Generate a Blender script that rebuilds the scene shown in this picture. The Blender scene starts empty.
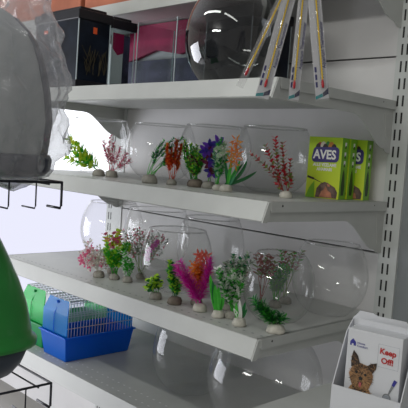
import bpy, bmesh, math, random
from mathutils import Vector, Matrix
random.seed(7)
C = bpy.context.scene.collection
Z0 = 1.40                      # height of the middle shelf above the floor
DEP = .54                      # shelf depth
ZA, ZB, ZC, ZD, ZE = Z0+.648, Z0+.30, Z0, Z0-.3406, Z0-.66   # shelf levels, top to bottom
LB = -1.33                     # left upright of the bay
RT = Vector((.6935, .7205, 0)) # across the view
FW = Vector((-.7205, .6935, 0))

# ---------------------------------------------------------------- materials
def mat(name, col, rough=.5, metal=0., var=.0, scale=30., bump=0., spec=.5, trans=0., coat=0.):
    m = bpy.data.materials.new(name); m.use_nodes = True
    nt = m.node_tree; n = nt.nodes; l = nt.links
    b = n['Principled BSDF']
    b.inputs['Base Color'].default_value = (*col, 1)
    b.inputs['Roughness'].default_value = rough
    b.inputs['Metallic'].default_value = metal
    b.inputs['Specular IOR Level'].default_value = spec
    if coat: b.inputs['Coat Weight'].default_value = coat
    if var or bump:
        tc = n.new('ShaderNodeTexCoord'); no = n.new('ShaderNodeTexNoise')
        no.inputs['Scale'].default_value = scale; no.inputs['Detail'].default_value = 4
        l.new(tc.outputs['Object'], no.inputs['Vector'])
        if var:
            r = n.new('ShaderNodeValToRGB')
            r.color_ramp.elements[0].position = .3; r.color_ramp.elements[1].position = .7
            r.color_ramp.elements[0].color = tuple(max(0, c*(1-var)) for c in col)+(1,)
            r.color_ramp.elements[1].color = tuple(min(1, c*(1+var)) for c in col)+(1,)
            l.new(no.outputs['Fac'], r.inputs['Fac']); l.new(r.outputs['Color'], b.inputs['Base Color'])
        if bump:
            bp = n.new('ShaderNodeBump'); bp.inputs['Strength'].default_value = bump
            bp.inputs['Distance'].default_value = .003
            l.new(no.outputs['Fac'], bp.inputs['Height']); l.new(bp.outputs['Normal'], b.inputs['Normal'])
    if trans:
        t = n.new('ShaderNodeBsdfTranslucent'); t.inputs['Color'].default_value = (*col, 1)
        mx = n.new('ShaderNodeMixShader'); mx.inputs['Fac'].default_value = trans
        l.new(b.outputs['BSDF'], mx.inputs[1]); l.new(t.outputs['BSDF'], mx.inputs[2])
        l.new(mx.outputs['Shader'], n['Material Output'].inputs['Surface'])
    return m

def clear(name, tint=(1, 1, 1), lo=.03, hi=.5, power=3., rough=.03, body=0., bodycol=(1, 1, 1), wrinkle=0., wscale=20.):
    """thin clear plastic or glass: see-through face on, reflecting at grazing angles"""
    m = bpy.data.materials.new(name); m.use_nodes = True
    nt = m.node_tree; n = nt.nodes; l = nt.links
    n.remove(n['Principled BSDF']); out = n['Material Output']
    tr = n.new('ShaderNodeBsdfTransparent'); tr.inputs['Color'].default_value = (*tint, 1)
    gl = n.new('ShaderNodeBsdfGlossy'); gl.inputs['Roughness'].default_value = rough
    lw = n.new('ShaderNodeLayerWeight'); lw.inputs['Blend'].default_value = .5
    pw = n.new('ShaderNodeMath'); pw.operation = 'POWER'; pw.inputs[1].default_value = power
    ml = n.new('ShaderNodeMath'); ml.operation = 'MULTIPLY_ADD'
    ml.inputs[1].default_value = hi-lo; ml.inputs[2].default_value = lo
    l.new(lw.outputs['Facing'], pw.inputs[0]); l.new(pw.outputs[0], ml.inputs[0])
    mx = n.new('ShaderNodeMixShader')
    l.new(ml.outputs[0], mx.inputs['Fac']); l.new(tr.outputs[0], mx.inputs[1]); l.new(gl.outputs[0], mx.inputs[2])
    last = mx
    if body:
        d = n.new('ShaderNodeBsdfDiffuse'); d.inputs['Color'].default_value = (*bodycol, 1)
        t2 = n.new('ShaderNodeBsdfTranslucent'); t2.inputs['Color'].default_value = (*bodycol, 1)
        mm = n.new('ShaderNodeMixShader'); mm.inputs['Fac'].default_value = .5
        l.new(d.outputs[0], mm.inputs[1]); l.new(t2.outputs[0], mm.inputs[2])
        m2 = n.new('ShaderNodeMixShader'); m2.inputs['Fac'].default_value = body
        l.new(mx.outputs[0], m2.inputs[1]); l.new(mm.outputs[0], m2.inputs[2]); last = m2
    if wrinkle:
        tc = n.new('ShaderNodeTexCoord'); no = n.new('ShaderNodeTexNoise')
        no.inputs['Scale'].default_value = wscale; no.inputs['Detail'].default_value = 3
        no.inputs['Distortion'].default_value = 1.5
        bp = n.new('ShaderNodeBump'); bp.inputs['Strength'].default_value = wrinkle
        bp.inputs['Distance'].default_value = .01
        l.new(tc.outputs['Object'], no.inputs['Vector']); l.new(no.outputs['Fac'], bp.inputs['Height'])
        l.new(bp.outputs[0], gl.inputs['Normal'])
    l.new(last.outputs[0], out.inputs['Surface'])
    return m

def emis(name, col, s):
    m = bpy.data.materials.new(name); m.use_nodes = True
    n = m.node_tree.nodes; n.remove(n['Principled BSDF'])
    e = n.new('ShaderNodeEmission'); e.inputs['Color'].default_value = (*col, 1); e.inputs['Strength'].default_value = s
    m.node_tree.links.new(e.outputs[0], n['Material Output'].inputs['Surface'])
    return m

M = dict(
    shelf=mat('shelf_paint', (.50, .51, .49), .42, var=.04, scale=14, bump=.02),
    panel=mat('panel_paint', (.64, .63, .63), .5, var=.05, scale=5),
    upright=mat('upright_paint', (.55, .57, .56), .4, var=.03, scale=20),
    side=mat('grey_panel_paint', (.23, .25, .26), .5, var=.06, scale=6),
    dark=mat('dark_gap', (.012, .012, .012), .7),
    lit_hole=mat('hole_light_paint', (.8, .8, .8), .5),  # pale colour paints the light shining through the shelf holes
    wire=mat('black_wire', (.012, .012, .022), .35),
    grey=mat('grey_plastic', (.33, .35, .35), .45, var=.06, scale=4),
    navy=mat('dark_blue_plastic', (.022, .026, .05), .4, var=.1, scale=8),
    green=mat('green_plastic', (.012, .24, .03), .28, var=.12, scale=8, coat=.3),
    slate=mat('slate_plastic', (.05, .065, .09), .4, var=.15, scale=10),
    black=mat('black_plastic', (.004, .004, .008), .45, var=.2, scale=20),
    orange=mat('orange_sticker', (.75, .10, .02), .5),
    magenta=mat('magenta_card', (.40, .003, .075), .5, var=.08, scale=8),
    purple=mat('purple_grey_print', (.07, .055, .11), .5, var=.8, scale=9),
    whitecard=mat('white_card', (.66, .66, .67), .55, var=.02, scale=20),
    brown=mat('brown_board', (.40, .13, .07), .45, var=.3, scale=5),
    darkglass=mat('dark_tank_backing', (.008, .012, .022), .3, var=.5, scale=14, spec=.25),
    olive=mat('olive_growth', (.045, .035, .015), .8, var=.5, scale=60),
    silicone=mat('silicone_edge', (.45, .52, .55), .2),
    stone=mat('plant_stone', (.30, .285, .25), .85, var=.25, scale=60, bump=.5),
    palestone=mat('pale_plant_stone', (.50, .48, .42), .85, var=.2, scale=60, bump=.5),
    darkstone=mat('brown_plant_stone', (.17, .14, .11), .85, var=.25, scale=60, bump=.5),
    floor=mat('floor_tiles', (.45, .44, .42), .4, var=.08, scale=3),
    rim=clear('bowl_rim', lo=.12, hi=.6, power=1.0),
    glass=clear('clear_bowl_plastic', tint=(.98, .982, .98), lo=.045, hi=.7, power=3.4, body=.03, bodycol=(.85, .86, .85)),
    tank=clear('tank_glass', tint=(.92, .96, .96), lo=.03, hi=.45, power=4),
    reflect_dark=clear('dark_reflection_glass', tint=(.42, .43, .43), lo=.07, hi=.9, power=2.4, rough=.02),  # grey tint stands in for dark reflections in the largest bowl
    film=clear('bag_film', tint=(.95, .955, .96), lo=.10, hi=.45, power=1.6, rough=.08, body=.24, bodycol=(.85, .85, .9), wrinkle=1., wscale=14.),
    sleeve=clear('sleeve_film', tint=(.96, .96, .96), lo=.05, hi=.4, power=2., rough=.1, body=.10, bodycol=(.75, .75, .75), wrinkle=.4, wscale=40.),
)
leafcols = dict(
    lime=(.40, .75, .05), green=(.05, .36, .035), dkgreen=(.012, .12, .03), bluegreen=(.03, .20, .09),
    olive=(.16, .24, .06), pink=(.75, .12, .25), pale=(.78, .60, .55), rose=(.55, .09, .16), red=(.42, .018, .03),
    orange=(.72, .17, .03), rust=(.48, .06, .02), violet=(.11, .03, .38), blue=(.035, .02, .25),
    maroon=(.12, .008, .04), white=(.62, .66, .58), mint=(.35, .47, .33), magenta=(.50, .015, .30),
    coral=(.80, .13, .09), amber=(.60, .24, .03), brownred=(.25, .05, .04), orchid=(.45, .04, .35),
    greyleaf=(.22, .26, .20), yellow=(.50, .55, .05))
L = {k: mat('leaf_'+k, tuple(min(.9, q*1.45) for q in c), .45, trans=.3, var=.18, scale=70) for k, c in leafcols.items()}

# ---------------------------------------------------------------- mesh helpers
def build(name, bm, mats, parent=None, smooth=False, loc=None, bevel=0.):
    me = bpy.data.meshes.new(name); bmesh.ops.recalc_face_normals(bm, faces=bm.faces) if smooth != 'raw' else None
    bm.to_mesh(me); bm.free()
    if not isinstance(mats, (list, tuple)): mats = [mats]
    for m in mats: me.materials.append(m)
    if smooth:
        for p in me.polygons: p.use_smooth = True
    o = bpy.data.objects.new(name, me); C.objects.link(o)
    if parent: o.parent = parent
    if loc is not None: o.location = loc
    if bevel:
        b = o.modifiers.new('bevel', 'BEVEL'); b.width = bevel; b.segments = 2; b.limit_method = 'ANGLE'
    return o

def tag(o, label, cat=None, group=None, kind=None):
    o['label'] = label
    if cat: o['category'] = cat
    if group: o['group'] = group
    if kind: o['kind'] = kind
    return o

def thing(name, label, cat, loc=(0, 0, 0), rz=0, group=None):
    o = bpy.data.objects.new(name, None); C.objects.link(o); o.empty_display_size = .05
    o.location = loc; o.rotation_euler = (0, 0, rz)
    return tag(o, label, cat, group)

def struct(o): o['kind'] = 'structure'; return o

def box(bm, x0, x1, y0, y1, z0, z1, mi=0):
    v = [bm.verts.new((x, y, z)) for z in (z0, z1) for x, y in ((x0, y0), (x1, y0), (x1, y1), (x0, y1))]
    for f in ((0, 3, 2, 1), (4, 5, 6, 7), (0, 1, 5, 4), (1, 2, 6, 5), (2, 3, 7, 6), (3, 0, 4, 7)):
        bm.faces.new([v[i] for i in f]).material_index = mi
    return v

def tube(bm, pts, r, n=8, mi=0, cap=True):
    pts = [Vector(p) for p in pts]; rings = []
    for i, p in enumerate(pts):
        a = pts[max(i-1, 0)]; b = pts[min(i+1, len(pts)-1)]
        t = (b-a).normalized()
        s = t.cross(Vector((0, 0, 1)) if abs(t.z) < .95 else Vector((1, 0, 0))).normalized(); u = s.cross(t)
        rr = r[i] if isinstance(r, (list, tuple)) else r
        rings.append([bm.verts.new(p+(s*math.cos(k*2*math.pi/n)+u*math.sin(k*2*math.pi/n))*rr) for k in range(n)])
    for a, b in zip(rings, rings[1:]):
        for k in range(n): bm.faces.new((a[k], a[(k+1) % n], b[(k+1) % n], b[k])).material_index = mi
    if cap and n > 2:
        bm.faces.new(rings[0][::-1]).material_index = mi; bm.faces.new(rings[-1]).material_index = mi

def prism(bm, poly, axis, a, b, mi=0):
    """poly of 2-D points extruded along an axis from a to b"""
    def P(p, t):
        return {'x': (t, p[0], p[1]), 'y': (p[0], t, p[1]), 'z': (p[0], p[1], t)}[axis]
    A = [bm.verts.new(P(p, a)) for p in poly]; B = [bm.verts.new(P(p, b)) for p in poly]
    n = len(poly)
    for i in range(n): bm.faces.new((A[i], A[(i+1) % n], B[(i+1) % n], B[i])).material_index = mi
    fs = [bm.faces.new(A[::-1]), bm.faces.new(B)]
    for f in fs: f.material_index = mi
    bm.normal_update(); bmesh.ops.triangulate(bm, faces=fs, ngon_method='EAR_CLIP')

def lathe(bm, prof, n=48, c=(0, 0, 0), mi=0):
    rings = []
    for r, z in prof:
        if r < 1e-5: rings.append([bm.verts.new((c[0], c[1], c[2]+z))])
        else: rings.append([bm.verts.new((c[0]+r*math.cos(k*2*math.pi/n), c[1]+r*math.sin(k*2*math.pi/n), c[2]+z)) for k in range(n)])
    for a, b in zip(rings, rings[1:]):
        for k in range(n):
            k2 = (k+1) % n
            if len(a) == 1: f = bm.faces.new((a[0], b[k2], b[k]))
            elif len(b) == 1: f = bm.faces.new((a[k], a[k2], b[0]))
            else: f = bm.faces.new((a[k], a[k2], b[k2], b[k]))
            f.material_index = mi

def loft(bm, prof, hx, hy, e=3., n=56, c=(0, 0, 0), jitter=0., rnd=None, mi=0):
    """stack of rounded-rectangle rings: prof = [(z, scale)]"""
    rings = []
    for z, s in prof:
        ring = []
        for k in range(n):
            a = 2*math.pi*k/n; ca, sa = math.cos(a), math.sin(a)
            rr = (abs(ca)**e+abs(sa)**e)**(-1/e)
            j = 1+(rnd.uniform(-jitter, jitter) if rnd else 0)
            ring.append(bm.verts.new((c[0]+hx*s*rr*ca*j, c[1]+hy*s*rr*sa*j, c[2]+z)))
        rings.append(ring)
    for a, b in zip(rings, rings[1:]):
        for k in range(n): bm.faces.new((a[k], a[(k+1) % n], b[(k+1) % n], b[k])).material_index = mi
    bm.faces.new(rings[0][::-1]).material_index = mi; bm.faces.new(rings[-1]).material_index = mi

def disc(bm, c, r, nrm='z', n=10, mi=0, sx=1.):
    vs = []
    for k in range(n):
        a = 2*math.pi*k/n; p, q = r*sx*math.cos(a), r*math.sin(a)
        vs.append(bm.verts.new({'z': (c[0]+p, c[1]+q, c[2]), 'y': (c[0]+p, c[1], c[2]+q), 'x': (c[0], c[1]+p, c[2]+q)}[nrm]))
    bm.faces.new(vs).material_index = mi

_fonts = {}
def text(bm, s, size, loc, mi=0, align='CENTER', bold=0., rot=0., depth=.0002):
    """lettering on a plane facing -y, merged into bm"""
    cu = bpy.data.curves.new('t', 'FONT'); cu.body = s; cu.size = size; cu.align_x = align; cu.align_y = 'CENTER'
    cu.offset = bold; cu.extrude = depth; cu.resolution_u = 3
    o = bpy.data.objects.new('t', cu)
    C.objects.link(o); dg = bpy.context.evaluated_depsgraph_get(); dg.update()
    me = bpy.data.meshes.new_from_object(o.evaluated_get(dg))
    Mx = Matrix.Translation(loc) @ Matrix.Rotation(rot, 4, 'Y') @ Matrix.Rotation(math.pi/2, 4, 'X')
    me.transform(Mx)
    n0 = len(bm.faces); bm.from_mesh(me); bm.faces.ensure_lookup_table()
    for f in bm.faces[n0:]: f.material_index = mi
    bpy.data.objects.remove(o); bpy.data.curves.remove(cu); bpy.data.meshes.remove(me)

def flat(bm, pts, y, mi=0, t=.0003):
    prism(bm, pts, 'y', y-t, y, mi)

# ---------------------------------------------------------------- setting
bm = bmesh.new(); box(bm, -5, 3, -7, 1.2, -.05, 0)
struct(build('floor', bm, M['floor']))

def panel_run(name, x0, x1, y, seams, z0, z1, m, t=.018, gap=.0025):
    bm = bmesh.new()
    zs = [z0]+seams+[z1]
    for a, b in zip(zs, zs[1:]):
        ga = gap if a != z0 else 0
        box(bm, x0, x1, y, y+t, a+ga, b-gap*(b != z1))
    box(bm, x0, x1, y+t-.002, y+t+.01, z0, z1, 1)
    return struct(build(name, bm, [m, M['dark']]))
panel_run('wall_back', LB+.0, 0, 0, [Z0-.82, Z0-.156, Z0+.431], .1, Z0+1.0, M['panel'])
panel_run('wall_right', .045, 1.6, .004, [Z0-.82], .1, Z0+1.0, M['side'])
bm = bmesh.new(); box(bm, -5, 3, -7, 1.2, 3.2, 3.25)
struct(build('ceiling', bm, M['panel']))
# backless left bay: daylight window behind it
bm = bmesh.new()
box(bm, -4.6, LB-.02, .08, .12, .1, Z0-1.0); box(bm, -4.6, LB-.02, .08, .12, Z0+.36, Z0+1.0)
struct(build('wall_left', bm, M['panel']))
M['day_lo'] = emis('daylight_lower', (.84, .85, 1.0), 1.08)
M['day_hi'] = emis('daylight_upper', (.93, .95, 1.0), 2.2)
bm = bmesh.new(); box(bm, -4.6, LB-.02, .10, .11, Z0-1.0, Z0-.10, 0); box(bm, -4.6, LB-.02, .10, .11, Z0-.10, Z0+.36, 1)
win = struct(build('window_1', bm, [M['day_lo'], M['day_hi']]))

def upright(x, label, slots=True, w=.062):
    t = thing('slotted_upright', label, 'upright', (x, 0, 0))
    bm = bmesh.new(); H = Z0+.93
    box(bm, -.026, w-.026, -.004, .03, 0, H)
    k = 0; z = .2
    while z < H-.05:
        for dx in (-.008, .009): box(bm, dx-.0028, dx+.0028, -.0046, -.0035, z-.016, z+.016, 1)
        z += .05
    build('post', bm, [M['upright'], M['dark']], t)
    return t
upright(.012, 'tall light grey slotted steel upright at the right of the shelves')
upright(LB-.055, 'light grey slotted upright seen between pink plants and bright window', w=.11)

# ---------------------------------------------------------------- shelves
def gusset_poly(dep, h=.155, f=.05):
    P = [(-.004, 0), (-.004, -h), (-.02, -h), (-.035, -h+.006)]
    for i in range(9):
        a = i/8; s = (1-math.cos(a*math.pi))/2
        P.append((-.04-.17*a, -h+.012+(h-f-.016)*s))
    P += [(-dep+.15, -f-.002), (-dep, -f), (-dep, 0)]
    return P

def shelf(z, label, dep=DEP, lip=.05, holes='dark', hole_rows=(.03,), out=.024, g='slotted shelves of the rack'):
    t = thing('gondola_shelf', label, 'shelf', (0, 0, z), 0, g)
    bm = bmesh.new()
    box(bm, LB, 0, -dep, -.004, -.022, 0)                       # deck with end flange
    box(bm, -.002, 0.001, -dep+.004, -.004, -.026, 0)
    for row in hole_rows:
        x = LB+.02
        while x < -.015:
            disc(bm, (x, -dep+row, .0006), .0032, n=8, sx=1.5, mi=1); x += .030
    build('deck', bm, [M['shelf'], M['lit_hole'] if holes == 'pale' else M['side']], t)
    # sloping price rail
    bm = bmesh.new()
    prism(bm, [(-dep-.001, -.001), (-dep-.006, 0), (-dep-out, -lip+.003), (-dep-out+.004, -lip), (-dep-out+.012, -lip), (-dep-.002, -.012)], 'x', LB, -.004)
    build('price_rail', bm, M['shelf'], t)
    bm = bmesh.new()
    prism(bm, [(-dep+.002, -.001), (-dep-.005, -.001), (-dep-out-.001, -lip-.001), (-dep-out+.016, -lip-.002), (-dep+.002, -.04)], 'x', -.0035, -.0005)
    build('rail_end_cap', bm, M['shelf'], t)
    for x in (-.010, LB+.004):
        bm = bmesh.new(); prism(bm, gusset_poly(dep), 'x', x, x+.004)
        if x > -.1:
            prism(bm, [(-.045, -.04), (-.05, -.04), (-.035, -.125), (-.030, -.125)], 'x', x+.004, x+.006)
            disc(bm, (x+.0115, -.075, -.012+.002), .002, 'x', mi=1)
            disc(bm, (x+.0115, -dep+.045, -.010), .003, 'x', mi=1)
        build('bracket', bm, [M['shelf'], M['dark']], t)
    return t
shelf(ZB, 'white shelf carrying the dark tanks and the biggest round bowl')
shelf(ZC, 'white shelf carrying the green bird food cartons and a row of plants')
shelf(ZD, 'white shelf with round bowls and plants in front, above the blue cage', hole_rows=(.028,))
shelf(ZE, 'lowest white shelf, with slots shown lit by pale discs, under the blue cage', holes='pale', hole_rows=(.030, .075))
# top shelf: shallower
t = thing('gondola_shelf', 'shallow grey shelf over the tanks at the top of the picture', 'shelf', (0, 0, ZA))
bm = bmesh.new(); prism(bm, [(-.272, 0), (-.276, 0), (-.282, -.046), (-.268, -.046)], 'x', LB, -.004); build('price_rail', bm, M['shelf'], t)
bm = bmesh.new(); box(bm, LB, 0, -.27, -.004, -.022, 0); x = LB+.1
while x < -.05: disc(bm, (x, -.20, -.0226), .0035, n=8, mi=1); x += .03  # pale discs painted as light coming through the perforations
build('deck', bm, [M['shelf'], M['lit_hole']], t)
for x in (-.010, LB+.004):
    bm = bmesh.new(); prism(bm, gusset_poly(.27, .135), 'x', x, x+.004); build('bracket', bm, M['shelf'], t)
# top shelf of the open left bay, with a second carton
t = thing('gondola_shelf', 'shallow shelf of the backless left bay, highest at the left', 'shelf', (0, 0, ZA))
bm = bmesh.new(); box(bm, -2.6, LB-.004, -.26, -.004, -.022, 0); build('deck', bm, M['shelf'], t)
bm = bmesh.new(); prism(bm, [(-.262, 0), (-.266, 0), (-.272, -.046), (-.258, -.046)], 'x', -2.6, LB-.004); build('price_rail', bm, M['shelf'], t)
# next bay on the right: shelf under the dog carton
t = thing('gondola_shelf', 'white shelf under the dog treat carton', 'shelf', (0, 0, Z0-.475))
bm = bmesh.new(); box(bm, .06, 1.2, -.72, -.004, -.022, 0); build('deck', bm, M['shelf'], t)
bm = bmesh.new(); box(bm, .062, .066, -.70, -.004, -.08, -.0225); build('bracket', bm, M['shelf'], t)

# ---------------------------------------------------------------- bowls
def bowl(x, y, z, r, h, label, rim=.80, base=.5, group='round clear fish bowls', m='glass'):
    t = thing('fish_bowl', label, 'bowl', (x, y, z+.0005), 0, group)
    zc = h*.5; prof = [(0, .001), (r*base*.9, .0), (r*base, .003)]
    a0 = math.acos(min(1, base)); b0 = math.acos(min(1, rim))
    for i in range(1, 25):
        a = -a0+(a0+b0)*i/24
        hh = (h*.5)/math.sin(a0) if a < 0 else (h*.5)/math.sin(b0)
        prof.append((r*math.cos(a), zc+hh*math.sin(a)))
    bm = bmesh.new(); lathe(bm, prof, 56)
    build('bowl_body', bm, M[m], t, smooth=True)
    bm = bmesh.new(); R = r*rim; n = 56; q = .0022
    lathe(bm, [(R-q, h), (R, h-q), (R+q, h), (R, h+q), (R-q, h)], n)
    build('bowl_rim', bm, M['rim'], t, smooth=True)
    return t
bowl(-.325, -.38, ZB, .138, .27, 'largest round clear bowl, on the upper shelf behind the hanging thermometers', rim=.6, m='reflect_dark')
bowl(-1.185, -.22, ZC, .128, .215, 'clear bowl behind the yellow green and pink plants against the glare')
bowl(-.835, -.19, ZC, .128, .20, 'clear bowl behind the arching green plant and the red orange plant')
bowl(-.560, -.185, ZC, .126, .20, 'clear bowl behind the violet flowers and the green blades')
bowl(-.302, -.185, ZC, .122, .20, 'clear bowl behind the red twig plant, left of the green cartons')
bowl(-1.150, -.16, ZD, .128, .225, 'clear bowl left of the slotted upright, behind the pale pink plant', rim=.72)
bowl(-.880, -.15, ZD, .126, .225, 'clear bowl behind the purple orchid plant, right of the slotted upright', rim=.85)
bowl(-.535, -.352, ZD, .116, .198, 'clear bowl behind the lime green plants, near the shelf front', rim=.78)
bowl(-.615, -.120, ZD, .120, .222, 'clear bowl behind the magenta and orange plants at the back panel', rim=.80)
bowl(-.108, -.350, ZD, .100, .188, 'small clear bowl at the shelf corner behind the dark green plant', rim=.66)
bowl(-.090, -.136, ZD, .112, .208, 'clear bowl at the right end beside the dark slotted upright', rim=.72)
bowl(-.475, -.31, ZE, .128, .235, 'clear bowl on the lowest shelf, the one nearer the blue cage', rim=.75)
bowl(-.150, -.33, ZE, .165, .265, 'wide clear bowl on the lowest shelf, nearest the dog carton', rim=.62)

# ---------------------------------------------------------------- tanks on the upper shelf
def tank(x0, x1, y0, y1, h, label, body='tank', lid=True, base=True, lidh=.045, back=None):
    t = thing('aquarium', label, 'aquarium', (0, 0, ZB), 0, 'aquariums on the upper shelf')
    e = .004
    bm = bmesh.new()
    for a in ((x0, x1, y0, y0+e), (x0, x1, y1-e, y1), (x0, x0+e, y0+e, y1-e), (x1-e, x1, y0+e, y1-e)):
        box(bm, *a, .02, h-lidh)
    build('glass_pane', bm, M[body], t)
    for (x, y) in ((x0, y0), (x1, y0), (x0, y1), (x1, y1)):
        bm = bmesh.new(); box(bm, x-.0015, x+.0015, y-.0015, y+.0015, .02, h-lidh)
        build('corner_seam', bm, M['silicone'], t)
    if base:
        bm = bmesh.new(); box(bm, x0-.004, x1+.004, y0-.004, y1+.004, .001, .030); build('base_rim', bm, M['black'], t, bevel=.003)
    else:
        bm = bmesh.new(); box(bm, x0, x1, y0, y1, .001, .006); build('base_rim', bm, M['tank'], t)
    if lid:
        bm = bmesh.new(); box(bm, x0-.006, x1+.006, y0-.006, y1+.006, h-lidh, h-.012)
        box(bm, x0+.01, x1-.01, y0+.01, y1-.01, h-.012, h)
        build('lid', bm, M['black'], t, bevel=.003)
    return t
t1 = tank(-1.225, -.940, -.505, -.375, .282, 'dark aquarium with black lid and orange stickers, beside the plastic bag', 'darkglass')
bm = bmesh.new(); box(bm, -.9399, -.9385, -.445, -.430, .195, .217); build('sticker', bm, M['orange'], t1)['label'] = 'orange sticker'
bm = bmesh.new(); box(bm, -1.165, -1.140, -.5066, -.5052, .20, .212); build('sticker', bm, M['orange'], t1)
bm = bmesh.new(); r = random.Random(3)
for k in range(16):
    y = -.44+r.uniform(-.03, .05); z = .05+r.uniform(0, .02)
    tube(bm, [(-.9385, y, z), (-.9375, y+r.uniform(-.01, .01), z+.03), (-.9385, y+r.uniform(-.03, .03), z+r.uniform(.05, .09))], .0012, 5)
build('dried_growth', bm, M['olive'], t1)
t2 = tank(-1.20, -.942, -.362, -.262, .275, 'clear aquarium with black lid and white magenta card, behind the dark tank')
bm = bmesh.new(); box(bm, -.962, -.958, -.350, -.300, .032, .215); bc = build('backing_card', bm, M['whitecard'], t2)
bm = bmesh.new(); prism(bm, [(-.350, .165), (-.325, .140), (-.300, .150), (-.300, .218), (-.350, .218)], 'x', -.9578, -.9562); build('magenta_band', bm, M['magenta'], bc)
bm = bmesh.new(); box(bm, -.962, -.958, -.298, -.27, .032, .215); build('print', bm, M['purple'], t2)
t3 = tank(-.875, -.665, -.30, -.13, .255, 'lidless clear aquarium in the middle, in front of the magenta board', lid=False, base=False, lidh=0)
t4 = tank(-.600, -.395, -.225, -.035, .29, 'dark lidded aquarium directly behind the largest bowl', 'darkglass')
bm = bmesh.new(); box(bm, -1.28, -.60, -.030, -.012, .001, .175, 1)
prism(bm, [(-1.28, .1752), (-1.1, .215), (-.95, .190), (-.80, .225), (-.70, .190), (-.60, .1752), (-.60, .322), (-1.28, .322)], 'y', -.030, -.012, 0)
o = build('display_board', bm, [M['magenta'], M['purple']], None, loc=(0, 0, ZB)); tag(o, 'upright magenta and purple printed board behind the tanks', 'board')
bm = bmesh.new(); box(bm, -1.32, -.60, -.24, -.02, .001, .30)
o = build('brown_carton', bm, M['brown'], None, loc=(0, 0, ZA), bevel=.004); tag(o, 'reddish brown carton on the topmost shelf above the dark tank', 'box')
bm = bmesh.new(); box(bm, -2.3, -1.335, -.25, -.02, .001, .30)
o = build('brown_carton', bm, M['brown'], None, loc=(0, 0, ZA), bevel=.004); tag(o, 'reddish brown carton at the top edge, nearest the plastic bag', 'box')

# ---------------------------------------------------------------- plants
def stone(bm, r, h, rnd):
    prof = [(0, -.0003), (r*.92, -.0003), (r, h*.12), (r*.97, h*.45), (r*.78, h*.82), (r*.45, h*.98), (0, h)]
    n0 = len(bm.verts); lathe(bm, prof, 14)
    bm.verts.ensure_lookup_table()
    for v in bm.verts[n0:]:
        if v.co.z > .001: v.co *= 1+rnd.uniform(-.07, .07)

def leaf(bm, p, d, up, ln, w, mi, curl=.2):
    d = d.normalized(); s = d.cross(up)
    if s.length < 1e-4: s = d.cross(Vector((1, 0, 0)))
    s.normalize(); n = s.cross(d)
    a = bm.verts.new(p); z = [p+d*ln*.45+n*ln*curl*.3, p+d*ln-n*ln*curl*.4]
    b = bm.verts.new(z[0]+s*w/2); c = bm.verts.new(z[0]-s*w/2); m = bm.verts.new(z[0]-n*w*.12)
    e = bm.verts.new(p+d*ln*.8+s*w*.36); f = bm.verts.new(p+d*ln*.8-s*w*.36); g = bm.verts.new(z[1])
    h = bm.verts.new(p+d*ln*.8-n*w*.1)
    for q in ((a, b, m), (a, m, c), (b, e, h, m), (c, m, h, f), (e, g, h), (f, h, g)):
        bm.faces.new(q).material_index = mi

def curve(p0, p1, bend, n):
    mid = (p0+p1)/2+bend
    return [p0*(1-t)**2+mid*2*t*(1-t)+p1*t*t for t in (i/n for i in range(n+1))]

def W(a, d, z): return RT*a+FW*d+Vector((0, 0, z))

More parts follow.
